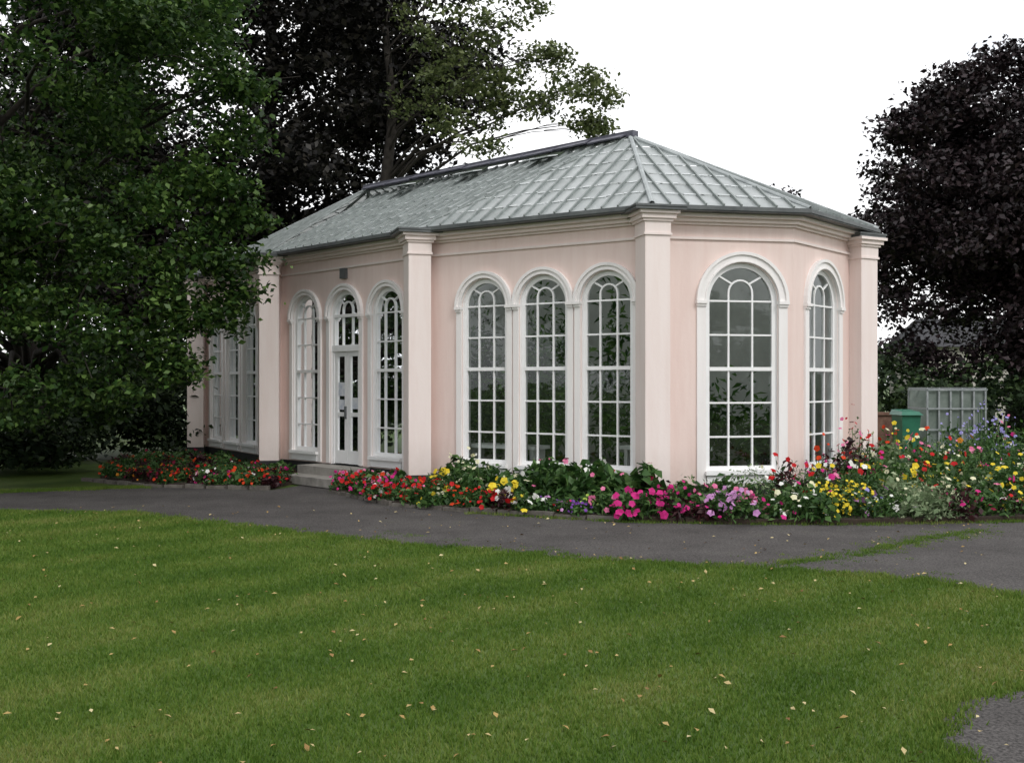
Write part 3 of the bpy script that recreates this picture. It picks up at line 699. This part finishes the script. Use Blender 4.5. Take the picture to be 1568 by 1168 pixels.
for x,y in fill(lp,.27):
    fr=y<20.2+max(0,(-x-4.5))*.3+.6
    LB.plant(x,y,.06,.2,.22+random.random()*.12,['red','scarlet','red','magenta','red','white'] if x>-6.0 else ['burg','scarlet','scarlet','orange','red'],random.choice([5,8,12]) if fr else 4,.06,random.choice('ggggb'),keep=.9 if fr else .5)
LB.build()
FB=Bed('flower_bed'); fe=[(-3.25,19.25),(-1.9,17.15),(-.63,16.3),(.62,15.66),(1.53,15.27),(2.4,15.02)]
fp=fe+[(2.4,16.2),(2.0,16.5),(-1.6,18.85),(-3.0,20.6)]
soil(FB,fp); edging(FB,fe[:5])
for x,y in fill(fp,.245):
    edge=np.interp(x,[p[0] for p in fe],[p[1] for p in fe]); back=(y-edge)>.75
    if x<-1.45: c=['red','red','magenta','scarlet','pink','red','magenta','white']; FB.plant(x,y,.06,.19,.24+.12*random.random(),c,random.choice([7,11,16]),.07)
    elif x<-1.05:
        FB.plant(x,y,.06,.2,.36 if back else .24,['red','yellow','cream'],6,.075)
    elif x<-.35:
        if back: FB.plant(x,y,.06,.25,.6,['white','cream'],4,.07,ls=.12,spike=.15)
        else: FB.plant(x,y,.06,.2,.26,['red','magenta','scarlet','red'],9,.065)
    elif x<.35:
        if back: FB.plant(x,y,.06,.25,.5,['cream','white'],3,.08,ls=.11)
        else: FB.plant(x,y,.06,.2,.28,['yellow','white','red','red','magenta','yellow'],6,.085,random.choice('gb'))
    elif x<.95:
        if back: FB.plant(x,y,.06,.28,.65,['white','pink'],3,.075,ls=.17,spike=.1)
        else: FB.plant(x,y,.06,.2,.22,['purple','mauve','magenta','red','purple'],7,.05)
    elif x<1.25:
        if back: FB.plant(x,y,.06,.28,.7,['white'],3,.075,ls=.18)
        else: FB.plant(x,y,.06,.18,.22,['chart','chart','purple'],30,.042)
    elif x<2.0:
        if back: FB.plant(x,y,.06,.3,.6,['red','pink'],3,.065,ls=.17)
        else: FB.plant(x,y,.06,.22,.36,['pink','pink','magenta'],10,.10)
    else: FB.plant(x,y,.06,.24,.46,['burg','magenta'],6,.07,random.choice('bbg'))
for k in ((-1.12,17.0,.5,'yellow'),(-.2,16.6,.38,'yellow'),(.1,16.5,.34,'yellow')):
    FB.plant(k[0],k[1],.06,.16,k[2],[k[3]],11,.105,keep=1)
FB.build()
RB=Bed('flower_border'); re_=[(2.42,15.02),(2.87,14.95),(4.66,14.9),(7.28,15.3),(12,16.6)]
rpz=re_+[(14,18),(13,20.5),(7.0,20.5),(6.5,19.6),(4.7,16.85),(2.42,16.2)]
soil(RB,rpz)
for x,y in fill(rpz,.27):
    e_=np.interp(x,[p[0] for p in re_],[p[1] for p in re_]); d=y-e_; z=.06
    if d<.95:
        if x<2.75: RB.plant(x,y,z,.2,.25,['burg','magenta','purple','red'],5,.055,random.choice('gb'))
        elif x<3.35: RB.plant(x,y,z,.24,.36,['mauve','mauve','pink'],15,.08)
        elif x<3.9: RB.plant(x,y,z,.22,.30,['white','cream','magenta','white'],7,.07)
        elif x<4.45: RB.plant(x,y,z,.22,.46,['cream','white'],9,.07)
        elif x<4.95: RB.plant(x,y,z,.25,.42,['yellow'],40,.04,nl=170)
        elif x<5.6: RB.plant(x,y,z,.22,.34,['white','mauve','lav','white','white'],8,.085)
        elif x<6.15: RB.plant(x,y,z,.27,.48,['cream'],3,.06,'s',nl=220)
        elif x<6.8: RB.plant(x,y,z,.24,.38,['magenta','burg','pink'],5,.06,random.choice('gb'))
        else: RB.plant(x,y,z,.26,.4,['magenta','white','yellow','red','pink'],6,.07,random.choice('ggb'))
    elif d<2.3:
        if x<3.4: RB.plant(x,y,z,.27,.5,['magenta','pink','white'],3,.06,ls=.09)
        elif x<4.0: RB.plant(x,y,z,.28,.62,['cream','white'],3,.06,random.choice('ggs'),ls=.05)
        elif x<5.2: RB.plant(x,y,z,.26,.62,['magenta','white','red','pink','yellow'],4,.085,random.choice('gggb'),spike=.2,keep=.8)
        else: RB.plant(x,y,z,.28,.62,['pink','magenta','yellow','white','red','yellow','cream'],4,.085,random.choice('ggggs'),spike=.2,keep=.75)
    else:
        h=.66+.26*random.random()
        if x<5.9: RB.plant(x,y,z,.26,h+.32,['red','red','scarlet','pink','burg'],8,.075,random.choice('ggb'),spike=.28,keep=.85)
        elif x<7.2: RB.plant(x,y,z,.28,h+.08,['red','yellow','magenta','cream','scarlet','yellow'],4,.08,random.choice('gggs'),spike=.25,keep=.7)
        elif x<8.0: RB.plant(x,y,z,.28,h,['yellow','pink','orange','cream'],4,.075,spike=.22,keep=.65)
        elif x<9.0: RB.plant(x,y,z,.30,h+.28,['lav','lav','lav','pink'],10,.05,spike=.35,keep=.8)
        else: RB.plant(x,y,z,.3,h+.1,['yellow','magenta','white','cream'],3,.08,spike=.2,keep=.5)
for x,y,r,h in ((7.2,16.9,.45,1.1),(7.75,16.9,.42,1.0),(9.2,18.4,.6,1.3)):
    RB.plant(x,y,.06,r,h,['white'],2,.05,'g',nl=900,ls=.055)
RB.build()
print('polys',sum(len(o.data.polygons) for o in S.objects if o.type=='MESH'))
